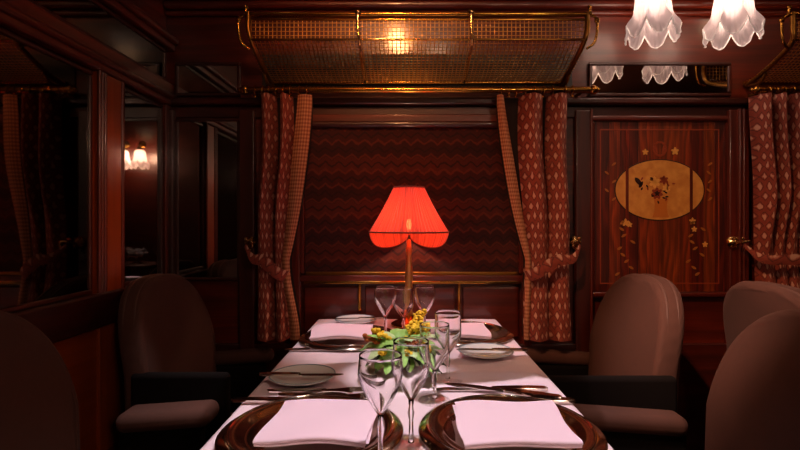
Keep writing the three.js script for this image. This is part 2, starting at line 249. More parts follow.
// ------------------------------------------------------------------ marquetry panel
{
  const t = thing('marquetry_panel', 'inlaid wooden wall panel with a pale oval and flower sprays', 'wall panel', [0.868, 1.13, WALL_Z]);
  const hw = 0.225, hh = 0.292;
  // veneer field: vertical leaves of rosewood, alternating tone
  const cols = [-0.225, -0.172, -0.135, -0.072, 0.0, 0.07, 0.112, 0.152, 0.19, 0.225];
  for (let i = 0; i < cols.length - 1; i++) part('veneer', box(cols[i], cols[i + 1] - 0.0006, -hh, hh, 0, 0.010, 'y', 0.0006), [M.roseB ??= lacquer(T.rosewood, 0xffd0a0), M.rose, M.roseC ??= lacquer(T.rosewood, 0xb87858)][[2, 0, 2, 0, 1, 0, 2, 1, 2][i]], t);
  part('moulding', [box(-hw - 0.025, hw + 0.025, hh, hh + 0.02, 0, 0.022, 'x', 0.008), box(-hw - 0.025, hw + 0.025, -hh - 0.02, -hh, 0, 0.022, 'x', 0.008), box(-hw - 0.025, -hw, -hh, hh, 0, 0.022, 'y', 0.008), box(hw, hw + 0.025, -hh, hh, 0, 0.022, 'y', 0.008)], M.wood, t);
  const Z = 0.0102;
  part('stringing', [box(-0.205, 0.205, 0.262, 0.266, Z - 0.001, Z + 0.001, 'x', 0.0005), box(-0.205, 0.205, -0.266, -0.262, Z - 0.001, Z + 0.001, 'x', 0.0005), box(-0.205, -0.2015, -0.262, 0.262, Z - 0.001, Z + 0.001, 'y', 0.0005), box(0.2015, 0.205, -0.262, 0.262, Z - 0.001, Z + 0.001, 'y', 0.0005)], M.inlayRed, t);
  const el = (rx, ry) => { const s = new THREE.Shape(); s.absellipse(0, 0, rx, ry, 0, Math.PI * 2); return s; };
  const cy = 0.057;
  part('oval_border', extrude(el(0.155, 0.106), 0.001, 0.0004, 1, 48).translate(0, cy, Z - 0.0005), M.inlayDark, t);
  part('oval', extrude(el(0.151, 0.102), 0.0012, 0.0004, 1, 48).translate(0, cy, Z), M.inlay, t);
  const petal = (l, w) => { const s = new THREE.Shape(); s.moveTo(0, 0); s.bezierCurveTo(w, l * 0.3, w * 0.8, l * 0.9, 0, l); s.bezierCurveTo(-w * 0.8, l * 0.9, -w, l * 0.3, 0, 0); return s; };
  const leafAt = (x, y, a, l, w, z) => extrude(petal(l, w), 0.0008, 0.0002, 1, 5).rotateZ(a).translate(x, y, z);
  const flower = (x, y, r, n, z) => { const o = []; for (let k = 0; k < n; k++) o.push(leafAt(x, y, k / n * Math.PI * 2, r, r * 0.42, z)); return o; };
  const Zo = Z + 0.0018;
  // the bouquet in the oval
  part('bird', [leafAt(-0.062, cy + 0.015, 0.7, 0.036, 0.011, Zo), leafAt(-0.058, cy + 0.03, 2.6, 0.026, 0.008, Zo)], M.inlayDark, t);
  part('rosette', flower(-0.010, cy - 0.012, 0.021, 7, Zo), M.inlayRed, t); part('rosette_heart', flower(-0.010, cy - 0.012, 0.010, 5, Zo + 0.0009), M.inlayDark, t);
  part('blossom', flower(-0.018, cy + 0.026, 0.02, 6, Zo), M.inlayPale, t); part('blossom', flower(0.014, cy + 0.034, 0.016, 6, Zo), M.inlayRed, t); part('blossom', flower(0.022, cy + 0.006, 0.014, 6, Zo), M.inlayPale, t);
  const sp = []; for (let k = 0; k < 22; k++) { const a = rnd() * 6.28, r = 0.02 + rnd() * 0.045; sp.push(leafAt(-0.005 + Math.cos(a) * r, cy + 0.012 + Math.sin(a) * r * 0.85, rnd() * 6.28, 0.012, 0.004, Zo)); }
  part('leaf_spray', sp.slice(0, 11), M.inlayDark, t); part('leaf_spray', sp.slice(11), M.inlayRed, t);
  const pot = new THREE.Shape(); pot.moveTo(-0.02, -0.03); pot.lineTo(0.028, -0.03); pot.bezierCurveTo(0.02, -0.06, 0.026, -0.08, 0.032, -0.094); pot.lineTo(-0.026, -0.094); pot.bezierCurveTo(-0.02, -0.08, -0.014, -0.06, -0.02, -0.03);
  part('urn', extrude(pot, 0.0006, 0.0002, 1).translate(0, cy, Z + 0.0016), M.inlayOrange ??= phys({ color: 0xb8661e, roughness: 0.45 }), t);
  // bands that cross the oval
  for (const x of [-0.112, 0.108]) part('band', box(x - 0.005, x + 0.005, -0.262, 0.262, Z + 0.001, Z + 0.0026, 'y', 0.0004), M.bandWood ??= lacquer(T.rosewood, 0xe89858), t);
  // crest and flower sprays round the oval
  const ring = []; for (let k = 0; k < 12; k++) { const a = k / 12 * 6.28; ring.push(leafAt(Math.cos(a) * 0.024, 0.198 + Math.sin(a) * 0.026, a + 0.5, 0.018, 0.005, Z + 0.001)); }
  part('wreath', [...ring, ...[-1, 1].map(s => leafAt(s * 0.008, 0.178, -s * 0.25, 0.04, 0.005, Z + 0.001))], M.inlayRed, t);
  for (const [x, y, r] of [[0.052, 0.19, 0.014], [-0.05, 0.187, 0.011], [-0.118, -0.055, 0.014], [-0.104, -0.062, 0.010], [0.112, -0.05, 0.012], [0.118, -0.078, 0.010], [0.155, -0.13, 0.010]]) part('flower_inlay', flower(x, y, r, 5, Z + 0.002), M.inlayPale, t);
  for (const s of [-1, 1]) { const st = []; for (let k = 0; k < 9; k++) st.push(leafAt(s * (0.12 + 0.02 * Math.sin(k * 1.7)), -0.05 - k * 0.022, (k % 2 ? 1 : -1) * 1.0 + Math.PI, 0.02, 0.006, Z + 0.002)); for (let k = 0; k < 5; k++) st.push(leafAt(s * (0.165 + 0.01 * (k % 2)), 0.02 + k * 0.03, (k % 2 ? 1 : -1) * 0.9, 0.018, 0.005, Z + 0.002)); part('leaf_inlay', st, M.inlayBrown ??= phys({ color: 0xa0601e, roughness: 0.45 }), t); }
}

// ------------------------------------------------------------------ luggage rack
function makeRack(name, label, ox) {
  const t = thing(name, label, 'luggage rack', [ox, 0, WALL_Z]), L = -0.475, R = 0.54, F = 0.22, YT = 1.70, YM = 1.624, YB = 1.555;
  part('top_rail', [rod([L - 0.012, YT, F], [R + 0.012, YT, F], 0.0075, 14), rod([L, YT - 0.016, F], [R, YT - 0.016, F], 0.004)], M.brass, t);
  part('middle_rail', rod([L, YM, F], [R, YM, F], 0.004), M.brass, t);
  part('wall_rail', rod([L, YB, 0.012], [R, YB, 0.012], 0.006), M.brass, t);
  const fl = (x, s) => [x, lerp(YM, YB, s) - 0.03 * Math.sin(s * Math.PI) * 0.5, lerp(F, 0.015, s)];   // the net's floor sags a little
  const net = [], pitch = 0.0128;
  for (let x = L + 0.008; x < R; x += pitch) { net.push(rod([x, YM, F], [x, YT - 0.016, F], 0.0012, 4)); for (let k = 0; k < 4; k++) net.push(rod(fl(x, k / 4), fl(x, (k + 1) / 4), 0.0013, 4)); }
  for (let y = YM + 0.012; y < YT - 0.018; y += 0.0125) net.push(rod([L, y, F + 0.001], [R, y, F + 0.001], 0.0011, 4));
  for (let k = 1; k < 17; k++) net.push(rod(fl(L, k / 17), fl(R, k / 17), 0.0012, 4));
  const n = part('net', net, M.netBrass ??= phys({ color: 0xdca452, metalness: 1, roughness: 0.28 }), t); n.userData.kind = 'stuff';
  for (const x of [-0.147, 0.192]) part('strap', [tube([[x, YT + 0.004, F + 0.006], [x, 1.66, F + 0.006], [x + 0.004, YM - 0.004, F + 0.004], [x + 0.004, 1.588, 0.12], [x + 0.004, YB, 0.014]], 0.0052, 40, 8), ball(x, YT + 0.003, F + 0.006, 0.011)], M.brassPolish ??= phys({ color: 0xe0b878, metalness: 1, roughness: 0.16 }), t);
  for (const s of [-1, 1]) {
    const x = s < 0 ? L : R;
    part('bracket', [tube([[x, YT + 0.005, F], [x, 1.655, F + 0.004], [x - s * 0.006, YM, F - 0.004], [x - s * 0.01, 1.585, 0.14], [x - s * 0.012, 1.545, 0.012]], 0.008, 40, 8),
      tube([[x - s * 0.012, 1.555, 0.008], [x - s * 0.012, 1.545, 0.02], [x - s * 0.012, 1.538, 0.07], [x - s * 0.012, 1.56, 0.1]], 0.005, 30, 8)], M.brassDull, t);
    part('scroll', [tube([[x, YT, F], [x + s * 0.022, YT - 0.006, F], [x + s * 0.03, YT - 0.022, F], [x + s * 0.03, YT - 0.05, F], [x + s * 0.022, YT - 0.085, F - 0.004], [x + s * 0.002, YT - 0.1, F - 0.01]], 0.0042, 40, 8), ball(x + s * 0.03, YT - 0.018, F, 0.0085), ball(x + s * 0.008, YT + 0.022, F, 0.006), rod([x + s * 0.008, YT, F], [x + s * 0.008, YT + 0.02, F], 0.004)], M.brass, t);
  }
  return t;
}
const rack = makeRack('luggage_rack', 'long brass luggage rack with net basket above the window', 0);
dup(rack, [1.63, 0, WALL_Z], 0, 'brass luggage rack end with scrolls at the edge of the photo');

// curtain rods with rings
function makeRod(label, x0, x1, rings) {
  const t = thing('curtain_rod', label, 'curtain rod', [0, 1.513, WALL_Z + 0.075]);
  part('pole', rod([x0, 0, 0], [x1, 0, 0], 0.011, 18), M.brass, t);
  for (const x of [x0, x1]) part('finial', [ball(x, 0, 0, 0.016), ball(x + (x === x0 ? -0.014 : 0.014), 0, 0, 0.009)], M.brass, t);
  for (const x of rings) { const g = new THREE.TorusGeometry(0.0155, 0.0028, 8, 20); g.rotateY(Math.PI / 2); part('ring', [g.translate(x, -0.003, 0), ball(x, -0.022, 0.002, 0.004)], M.brass, t); }
  for (const x of [x0 + 0.03, x1 - 0.03]) part('bracket', rod([x, 0, -0.075], [x, 0, 0], 0.006), M.brassDull, t);
  return t;
}
makeRod('brass curtain rod with rings under the long luggage rack', -0.535, 0.615, [-0.50, -0.475, -0.455, -0.43, -0.405, -0.385, -0.355, -0.33, 0.31, 0.335, 0.36, 0.39, 0.42, 0.45, 0.48, 0.52, 0.545]);
makeRod('short stretch of brass curtain rod at the edge of the photo above the third curtain', 1.155, 2.2, [1.19, 1.215, 1.24, 1.27, 1.30, 1.33, 1.36, 1.4]);

// ------------------------------------------------------------------ curtains
// s = +1: leading edge towards -x (hook on the +x side); s = -1 the other hand. Bands [top, tie, bottom] of [inner, outer] x; between them, as painted shade, the dark lining shows.
function makeCurtain(label, cx, s, hookLabel, P) {
  const t = thing('curtain', label, 'curtain', [cx, 0, WALL_Z + 0.075]), tie = P.tie, yT = 1.495, yTie = P.yTie, yB = 0.69;
  const track = (b, k, y) => { const q = (yT - y) / (yT - yTie); return q < 1 ? lerp(b[0][k], b[1][k], Math.pow(Math.max(q, 0), k || P.even ? 1.1 : 1.7)) : lerp(b[1][k], b[2][k], smooth(0, 1, (yTie - y) / (yTie - yB))); };
  const squeeze = y => 0.55 + 0.45 * Math.min(1, Math.abs(y - yTie) / 0.2);
  const pleat = (b, depth, ph) => sheet(26, 70, (u, v) => {
    const y = lerp(yT, yB, v), a = track(b, 0, y), c = track(b, 1, y), w = Math.pow(Math.sin(Math.PI * u), 0.6), sub = 0.004 * Math.sin(u * 9 + y * 7 + ph) + 0.003 * Math.sin(y * 19 + u * 5 + ph * 2);
    return [s * (lerp(a, c, u) + 0.003 * Math.sin(y * 13 + ph)), y, -0.028 + depth * squeeze(y) * w + sub * w, u * 0.75 + ph, (1 - v) * 0.805 / 0.26];
  });
  P.bands.forEach((b, i) => part('pleat', pleat(b, 0.062, i * 0.37), M.curtain, t));
  part('shade_lining', sheet(12, 30, (u, v) => { const y = lerp(yT, yB, v), a = track(P.border, 0, y) + 0.004, c = track(P.bands[P.bands.length - 1], 1, y) - 0.004; return [s * lerp(a, c, u), y, -0.034 + 0.004 * Math.sin(u * 20)]; }), M.shade_lining ??= phys({ color: 0x1c0a06, roughness: 0.9 }), t);  // dark sheet behind the pleats paints in the shade between folds
  // braided border down the leading edge
  part('border', sheet(8, 80, (u, v) => { const y = lerp(yT, yB, v), a = track(P.border, 0, y), c = track(P.border, 1, y); return [s * lerp(a, c, u), y, 0.008 + 0.010 * Math.sin(Math.PI * u) + 0.004 * Math.sin(y * 16), u * 0.05, v * 0.805]; }), M.braid, t);
  if (P.strap) {
    const hx = P.hookX, yh = 1.0, c = new THREE.CatmullRomCurve3([V(s * hx, yh, 0.012), V(s * (hx - 0.035), yh - 0.04, 0.045), V(s * lerp(tie[0], hx, 0.5), yTie - 0.0, 0.052), V(s * (tie[0] + 0.012), yTie - 0.045, 0.045), V(s * (tie[0] - 0.008), yTie - 0.055, 0.01), V(s * (tie[0] + 0.01), yTie - 0.04, -0.03)]);
    part('tieback', sheet(40, 6, (u, v) => { const p = c.getPoint(u), w = lerp(0.012, 0.034, smooth(0, 0.35, u)); return [p.x + s * (v - 0.5) * w * 0.5, p.y - (v - 0.5) * w, p.z + 0.003 * Math.sin(v * Math.PI), u * 1.6, v * 0.1 + 0.3]; }), M.curtain, t);
  }
  if (P.hook) {
    const h = thing('curtain_holdback', hookLabel, 'curtain hook', [cx + s * P.hookX, 1.008, WALL_Z + 0.03]);
    part('rosette', [lathe([[0, 0.018], [0.008, 0.017], [0.012, 0.010], [0.02, 0.006], [0.021, 0]], 20).rotateX(Math.PI / 2), ...[0, 1, 2, 3, 4, 5].map(k => ball(Math.cos(k * 1.047) * 0.016, Math.sin(k * 1.047) * 0.016, 0.01, 0.0045, 8))], M.brassPolish, h);
    part('arm', [rod([0, 0, 0.01], [0, 0, 0.05], 0.0045), tube([[0, 0, 0.05], [-s * 0.008, 0.006, 0.056], [-s * 0.02, 0.004, 0.058], [-s * 0.022, -0.012, 0.056], [-s * 0.012, -0.02, 0.05]], 0.0042, 24, 8), ball(0, 0.014, 0.05, 0.006), ball(-s * 0.012, -0.02, 0.05, 0.006)], M.brassPolish, h);
  }
  return t;
}
const CURT = { tie: [0.398, 0.545], yTie: 0.955, hookX: 0.568, strap: true, hook: true };
makeCurtain('rust patterned curtain tied back to a brass hook beside the marquetry panel', 0, 1, 'ornate brass curtain hook between the tied curtain and the marquetry panel', { ...CURT,
  border: [[0.296, 0.318], [0.388, 0.408], [0.385, 0.405]], bands: [[[0.372, 0.452], [0.398, 0.476], [0.39, 0.474]], [[0.464, 0.532], [0.470, 0.545], [0.468, 0.55]]] });
makeCurtain('rust patterned curtain with braided border hanging in the dark beside the wall mirror', 0, -1, 'brass curtain hook in the dark beside the narrow wall mirror', { ...CURT, tie: [0.40, 0.50], hookX: 0.53,
  border: [[0.312, 0.360], [0.385, 0.410], [0.352, 0.385]], bands: [[[0.380, 0.420], [0.405, 0.445], [0.39, 0.435]], [[0.434, 0.482], [0.445, 0.50], [0.435, 0.50]]] });
makeCurtain('rust patterned curtain cut by the edge of the photo above a chair back', 1.70, -1, 'ornate brass curtain hook at the edge of the marquetry wall', { ...CURT, tie: [0.30, 0.52], hookX: 0.595, even: true,
  border: [[0.15, 0.17], [0.27, 0.29], [0.27, 0.29]], bands: [[[0.22, 0.29], [0.30, 0.36], [0.30, 0.36]], [[0.31, 0.38], [0.35, 0.40], [0.35, 0.40]], [[0.40, 0.448], [0.40, 0.445], [0.40, 0.445]], [[0.456, 0.495], [0.44, 0.478], [0.44, 0.478]], [[0.503, 0.55], [0.474, 0.53], [0.474, 0.53]]] });

// ------------------------------------------------------------------ table and cloth
const TY = 0.75, TW = 0.293, TZ0 = -1.615, TZ1 = -0.44;
{
  const t = thing('dining_table', 'dining table hidden under a pink white tablecloth', 'table', [0, 0, (TZ0 + TZ1) / 2]);
  const l = (TZ1 - TZ0) / 2;
  part('tabletop', box(-TW + 0.012, TW - 0.012, TY - 0.034, TY - 0.006, -l + 0.01, l - 0.012, 'z', 0.006), M.darkWood, t);
  for (const z of [-l + 0.12, l - 0.12]) { part('leg', lathe([[0.0, 0.716], [0.05, 0.716], [0.035, 0.69], [0.028, 0.5], [0.045, 0.3], [0.03, 0.12], [0.05, 0.04], [0, 0.04]].reverse(), 24).translate(0, 0, z), M.darkWood, t); part('foot', box(-0.2, 0.2, 0, 0.045, z - 0.04, z + 0.04, 'x', 0.012), M.darkWood, t); }
}
function clothY(x, z) {                                                 // creases left by ironing and folding
  let h = 0.0008 * Math.sin(x * 31 + z * 13) * Math.sin(z * 23 - x * 7);
  const r = z + 1.005 + 0.01 * Math.sin(x * 9);
  h += 0.012 * Math.exp(-Math.pow(r / 0.016, 2)) * smooth(0.02, 0.12, x);
  h += 0.006 * Math.exp(-Math.pow((z + 1.10 + 0.02 * Math.sin(x * 30)) / 0.012, 2)) * smooth(0.05, 0.15, x);
  return h;
}
{
  const drop = 0.26, r = 0.010, hx = TW, L = (TZ1 - TZ0) / 2, cz = (TZ1 + TZ0) / 2, S = hx + drop, Q = L + drop;
  const samples = (h, lim, n, nd) => { const a = []; for (let i = 0; i <= nd; i++) a.push(-lim + (lim - h) * (1 - Math.pow(1 - i / nd, 1.6))); for (let i = 1; i < n; i++) a.push(-h + 2 * h * i / n); for (let i = nd; i >= 0; i--) a.push(lim - (lim - h) * (1 - Math.pow(1 - i / nd, 1.6))); return a; };
  const xs = samples(hx, S, 70, 16), zs = samples(L, Q, 170, 12);
  const g = sheet(xs.length - 1, zs.length - 1, (u, v) => {
    const a = xs[Math.round(u * (xs.length - 1))], b = zs[Math.round(v * (zs.length - 1))];
    const ax = Math.max(0, Math.abs(a) - hx), bz = Math.max(0, Math.abs(b) - L), e = Math.hypot(ax, bz), bend = Math.min(e, r * 1.57) / r, fall = Math.max(0, e - r * 1.57);
    const out = r * Math.sin(bend) + fall * (b < -L ? 0.0 : 0.03) + Math.min(fall * 4, 1) * (b < -L ? 0 : 1) * (0.006 * Math.sin((Math.abs(a) > hx ? b : a) * 26) + 0.003 * Math.sin((a + b) * 47)), y = TY - r * (1 - Math.cos(bend)) - fall * 0.98;
    const x = Math.max(-hx, Math.min(hx, a)) * (e > 0 && bz > 0 && ax > 0 ? 1 : 1) + (e ? Math.sign(a) * ax / e * out : 0), z = Math.max(-L, Math.min(L, b)) + (e ? Math.sign(b) * bz / e * out : 0);
    return [x, y + (e ? 0 : clothY(x, z + cz) * smooth(hx, hx - 0.03, Math.abs(a))), z + cz, a, b];
  });
  g.computeVertexNormals();
  single('tablecloth', g, M.cloth, 'pale pink linen tablecloth with pressed folds covering the dining table', 'tablecloth');
}
const top = TY + 0.002;

// ------------------------------------------------------------------ place settings
const chargerGeo = lathe([[0, 0.0035], [0.096, 0.0035], [0.102, 0.005], [0.108, 0.0085], [0.118, 0.0115], [0.125, 0.0125], [0.129, 0.0115], [0.137, 0.0075], [0.1405, 0.0045], [0.141, 0.003], [0.139, 0.003], [0.128, 0.0085], [0.118, 0.008], [0.104, 0.002], [0.096, 0.0005], [0, 0.0005]], 72);
const rimGeo = new THREE.TorusGeometry(0.1245, 0.002, 8, 72).rotateX(Math.PI / 2).translate(0, 0.0126, 0);
const M_charger = phys({ color: 0xd8c8b8, metalness: 1, roughness: 0.12 });
const charger0 = thing('charger_plate', 'x', 'plate', [0, top, 0]);
part('dish', chargerGeo, M_charger, charger0); part('rim', rimGeo, M.silver, charger0);
function napkinGeo(w, d, h, wob, ph) {                                // folded square: two leaves, the upper one lifted towards the front
  const layer = (y0, k, sx) => { const top = (u, v) => y0 + h * (0.35 + 0.5 * Math.sin((u + ph) * 3) * 0.3 + 0.5 * (1 - Math.pow(2 * u - 1, 2))) * k + wob * Math.sin(u * 7 + ph * 5 + v * 4) * 0.5;
    const th = 0.0035, X = (u, v) => (u - 0.5) * w * sx + 0.004 * Math.sin(v * 5 + ph), Zz = (u, v) => (v - 0.5) * d + 0.003 * Math.sin(u * 6 + ph * 3);
    return sheet(30, 26, (u, v) => { const a = Math.min(1, v / 0.85); let y = top(u, a), z = Zz(u, Math.min(1, v / 0.85)); if (v > 0.85) { const q = (v - 0.85) / 0.15 * Math.PI; z += 0.006 * Math.sin(q); y += -th * (1 - Math.cos(q)); } return [X(u, a), y, z, u * w, v * d]; }); };
  const bot = (y0) => sheet(30, 20, (u, v) => [(u - 0.5) * w, y0 + 0.0015 + 0.0015 * Math.sin(u * 6 + ph) , (v - 0.5) * d, u * w, v * d]);
  return [layer(0.007, 0.55, 1), layer(0.0045, 0.35, 0.985), bot(0.002)];
}
const SETTINGS = [                                                    // x, z, napkin x, z, width, depth, turn, label parts
  [-0.146, -0.742, -0.130, -0.742, 0.158, 0.14, -0.03, 'nearest the dark chairs, its napkin behind the wine glass stem', 'pink napkin on the silver charger beside the nearest wine glass'],
  [0.158, -0.742, 0.160, -0.738, 0.165, 0.142, 0.02, 'below the pair of crossed knives', 'pink napkin on the silver charger below the crossed knives'],
  [-0.158, -1.338, -0.180, -1.345, 0.165, 0.145, 0.04, 'at the window end below the dark small plate', 'pink napkin at the window end between the dark small plate and a lone knife'],
  [0.163, -1.385, 0.145, -1.36, 0.165, 0.145, -0.05, 'at the window end behind the white bread plate', 'pink napkin at the window end behind the bright white bread plate'],
];
SETTINGS.forEach(([x, z, nx, nz, w, d, a, cl, nl], i) => {
  if (i) dup(charger0, [x, top, z], 0, 'round silver charger plate ' + cl, 'silver charger plates'); else { charger0.position.set(x, top, z); charger0.userData.label = 'round silver charger plate ' + cl; charger0.userData.group = 'silver charger plates'; }
  const n = thing('napkin', nl, 'napkin', [nx, top + 0.0125, nz], a, 'folded pink napkins'), [l1, l2, l3] = napkinGeo(w, d, 0.012, 0.003, i * 1.3);
  part('upper_fold', l1, M.napkin, n); part('lower_fold', l2, M.napkin, n); part('base_fold', l3, M.napkin, n);
});
const plate0 = thing('bread_plate', 'grey white bread plate in the shade with a butter knife, beside the dark chairs', 'plate', [-0.214, top, -0.985], 0, 'small bread plates');
part('dish', lathe([[0, 0.005], [0.038, 0.005], [0.044, 0.0065], [0.064, 0.0125], [0.067, 0.0135], [0.0675, 0.0125], [0.064, 0.0095], [0.044, 0.003], [0.036, 0], [0, 0]], 56), M.china, plate0);
part('blue_line', new THREE.TorusGeometry(0.0655, 0.0011, 6, 56).rotateX(Math.PI / 2).translate(0, 0.0134, 0), M.chinaBlue, plate0);
dup(plate0, [0.192, top, -1.170], 0, 'bright white bread plate with butter knife, in the light near the window end', 'small bread plates');
dup(plate0, [-0.165, top, -1.549], 0, 'dim bread plate at the window end beyond the dark charger', 'small bread plates');
// cutlery: outlines extruded and rounded, lying along +x (tip at +x)
const outl = (pts) => { const s = new THREE.Shape(); s.moveTo(...pts[0]); s.splineThru(pts.slice(1).map(p => new THREE.Vector2(...p))); s.closePath(); return s; };
const flat = (s, th, bev = 0.0008) => extrude(s, th, bev, 2, 6).rotateX(-Math.PI / 2);
const handleShape = (L, w) => outl([[-L, -w * 0.7], [-L - 0.004, 0], [-L, w * 0.7], [-L * 0.55, w], [0, w * 0.55], [0, -w * 0.55], [-L * 0.55, -w], [-L, -w * 0.7]]);
function makeKnife(label, kind, pos, turn, group, scale = 1, tiltZ = 0) {
  const t = thing('table_knife', label, 'knife', pos, turn, group); t.rotation.z = tiltZ; t.scale.setScalar(scale);
  const blade = kind === 'fish' ? outl([[0, -0.003], [0.02, -0.010], [0.06, -0.011], [0.098, 0.002], [0.06, 0.009], [0.02, 0.006], [0, 0.003], [0, -0.003]]) : outl([[0, -0.004], [0.02, -0.0085], [0.09, -0.0085], [0.118, 0.0015], [0.10, 0.006], [0.02, 0.005], [0, 0.004], [0, -0.004]]);
  part('blade', flat(blade, 0.0012), M.steel, t); part('handle', flat(handleShape(0.095, 0.0075), 0.004, 0.0015), M.silver, t); part('bolster', ball(0.0, 0.002, 0, 0.005, 10).scale(1, 0.7, 1), M.silver, t);
  return t;
}
function makeFork(label, pos, turn, group) {
  const t = thing('table_fork', label, 'fork', pos, turn, group);
  const g = []; for (const k of [-1.5, -0.5, 0.5, 1.5]) g.push(tube([[0.05, 0.003, k * 0.006], [0.07, 0.0025, k * 0.0062], [0.09, 0.005, k * 0.006], [0.1, 0.009, k * 0.0056]], 0.0016, 10, 6));
  part('tine', g[0], M.silver, t); for (let k = 1; k < 4; k++) part('tine', g[k], M.silver, t);
  part('head', flat(outl([[0.0, -0.003], [0.025, -0.006], [0.045, -0.0115], [0.056, -0.0115], [0.056, 0.0115], [0.045, 0.0115], [0.025, 0.006], [0, 0.003], [0, -0.003]]), 0.002), M.silver, t);
  part('handle', flat(handleShape(0.1, 0.007), 0.003, 0.0012), M.silver, t); return t;
}
function makeSpoon(label, pos, turn, group) {
  const t = thing('table_spoon', label, 'spoon', pos, turn, group), b = new THREE.SphereGeometry(1, 20, 10, 0, Math.PI * 2, Math.PI / 2, Math.PI / 2).scale(0.034, 0.009, 0.019).translate(0.05, 0.0095, 0);
  part('bowl', b, M.silver, t); part('handle', [flat(handleShape(0.1, 0.007), 0.003, 0.0012).translate(-0.02, 0.002, 0), tube([[-0.025, 0.004, 0], [0, 0.006, 0], [0.018, 0.0085, 0]], 0.0028, 12, 6)], M.silver, t); return t;
}
const cut = top + 0.002;
makeKnife('long straight knife at the top of the crossed cutlery by the near napkin', 'dinner', [0.170, cut, -0.926], Math.PI, 'knives beside the near napkin');
makeKnife('tilted knife crossing over the broad one above the near napkin', 'dinner', [0.186, cut + 0.004, -0.903], Math.PI - 0.38, 'knives beside the near napkin');
makeKnife('broad-bladed fish knife lying lowest of the crossed cutlery above the near napkin', 'fish', [0.20, cut, -0.868], Math.PI - 0.05, 'knives beside the near napkin');
makeFork('silver fork of two that lies closer to the shaded bread plate, tines towards the glasses', [-0.16, cut, -0.917], 0.04, 'forks by the shaded bread plate');
makeFork('silver fork between the shaded bread plate and the near napkin, closer to the napkin', [-0.135, cut, -0.888], -0.05, 'forks by the shaded bread plate');
makeSpoon('silver spoon lying along the folded edge of the near napkin', [-0.19, cut, -0.866], 0.03);
makeKnife('dark silver knife lying in front of the window end charger beside the flowers', 'dinner', [-0.19, cut, -1.215], Math.PI, 'window end knives');
makeKnife('short silver knife behind the lone window end knife, closer to the charger', 'fish', [-0.15, cut, -1.238], Math.PI - 0.08, 'window end knives');
makeKnife('butter knife resting across the shaded bread plate', 'butter', [-0.222, top + 0.0145, -0.975], 0.0, 'butter knives', 0.78);
makeKnife('butter knife resting across the bright white bread plate', 'butter', [0.212, top + 0.0145, -1.165], Math.PI - 0.06, 'butter knives', 0.78);
makeKnife('butter knife resting across the dim window end bread plate', 'butter', [-0.15, top + 0.0145, -1.545], Math.PI + 0.1, 'butter knives', 0.78);

// ------------------------------------------------------------------ glasses
function glassParts(t, H, R, rim, foot, bowl0, flare) {
  const w = 0.0011, prof = [], inn = [], b = k => { const s = Math.sin(Math.min(1, k * (1 / flare)) * Math.PI / 2); return lerp(0.0042, R, Math.pow(s, 1.1)) * (k > flare ? lerp(1, rim / R, smooth(flare, 1, k)) : 1); };
  for (let i = 0; i <= 22; i++) { const k = i / 22; prof.push([b(k), bowl0 + (H - bowl0) * k]); inn.push([Math.max(0, b(k) - w - 0.002 * (1 - k)), bowl0 + 0.004 + (H - bowl0 - 0.004) * k]); }
  part('bowl', lathe([[0, bowl0 - 0.001], ...prof, ...inn.reverse(), [0, bowl0 + 0.004]], 36), M.glass, t);
  part('stem', lathe([[0, 0.0035], [0.005, 0.0045], [0.0035, 0.012], [0.0032, bowl0 * 0.55], [0.0052, bowl0 * 0.72], [0.0034, bowl0 * 0.86], [0.0042, bowl0 - 0.0012], [0, bowl0 - 0.0012]], 20), M.glass, t);
  part('foot', lathe([[0, 0], [foot, 0], [foot, 0.0012], [foot * 0.5, 0.0024], [0.005, 0.0034], [0, 0.0034]], 36), M.glassThin, t);
}
const GL = {};
function glass(kind, label, pos, group) {
  if (GL[kind]) return dup(GL[kind], pos, 0, label, group);
  const t = GL[kind] = thing(kind, label, 'glass', pos, 0, group);
  if (kind === 'wine_glass') glassParts(t, 0.150, 0.030, 0.0285, 0.031, 0.070, 0.75);
  else if (kind === 'water_goblet') glassParts(t, 0.152, 0.0275, 0.0262, 0.031, 0.066, 0.6);
  else glassParts(t, 0.140, 0.0275, 0.027, 0.030, 0.056, 0.5);
  return t;
}
glass('wine_glass', 'clear wine glass standing closest to the camera', [-0.035, top, -0.635], 'near stemware');
glass('water_goblet', 'clear stemmed goblet between the two near chargers', [0.006, top, -0.700], 'near stemware');
glass('crystal_goblet', 'crystal goblet in front of the yellow flowers, its foot by the crossed knives', [0.050, top, -0.872], 'near stemware');
glass('crystal_goblet', 'crystal goblet beside the yellow flower spike, behind another goblet', [0.084, top, -0.985], 'near stemware');
glass('wine_glass', 'wine glass in front of the table lamp, first of the window end trio', [-0.058, top, -1.29], 'window end stemware');
glass('crystal_goblet', 'goblet directly before the brass lamp stem at the window end', [-0.010, top, -1.345], 'window end stemware');
glass('wine_glass', 'wine glass at the window end on the bread plate side of the lamp stem', [0.048, top, -1.31], 'window end stemware');

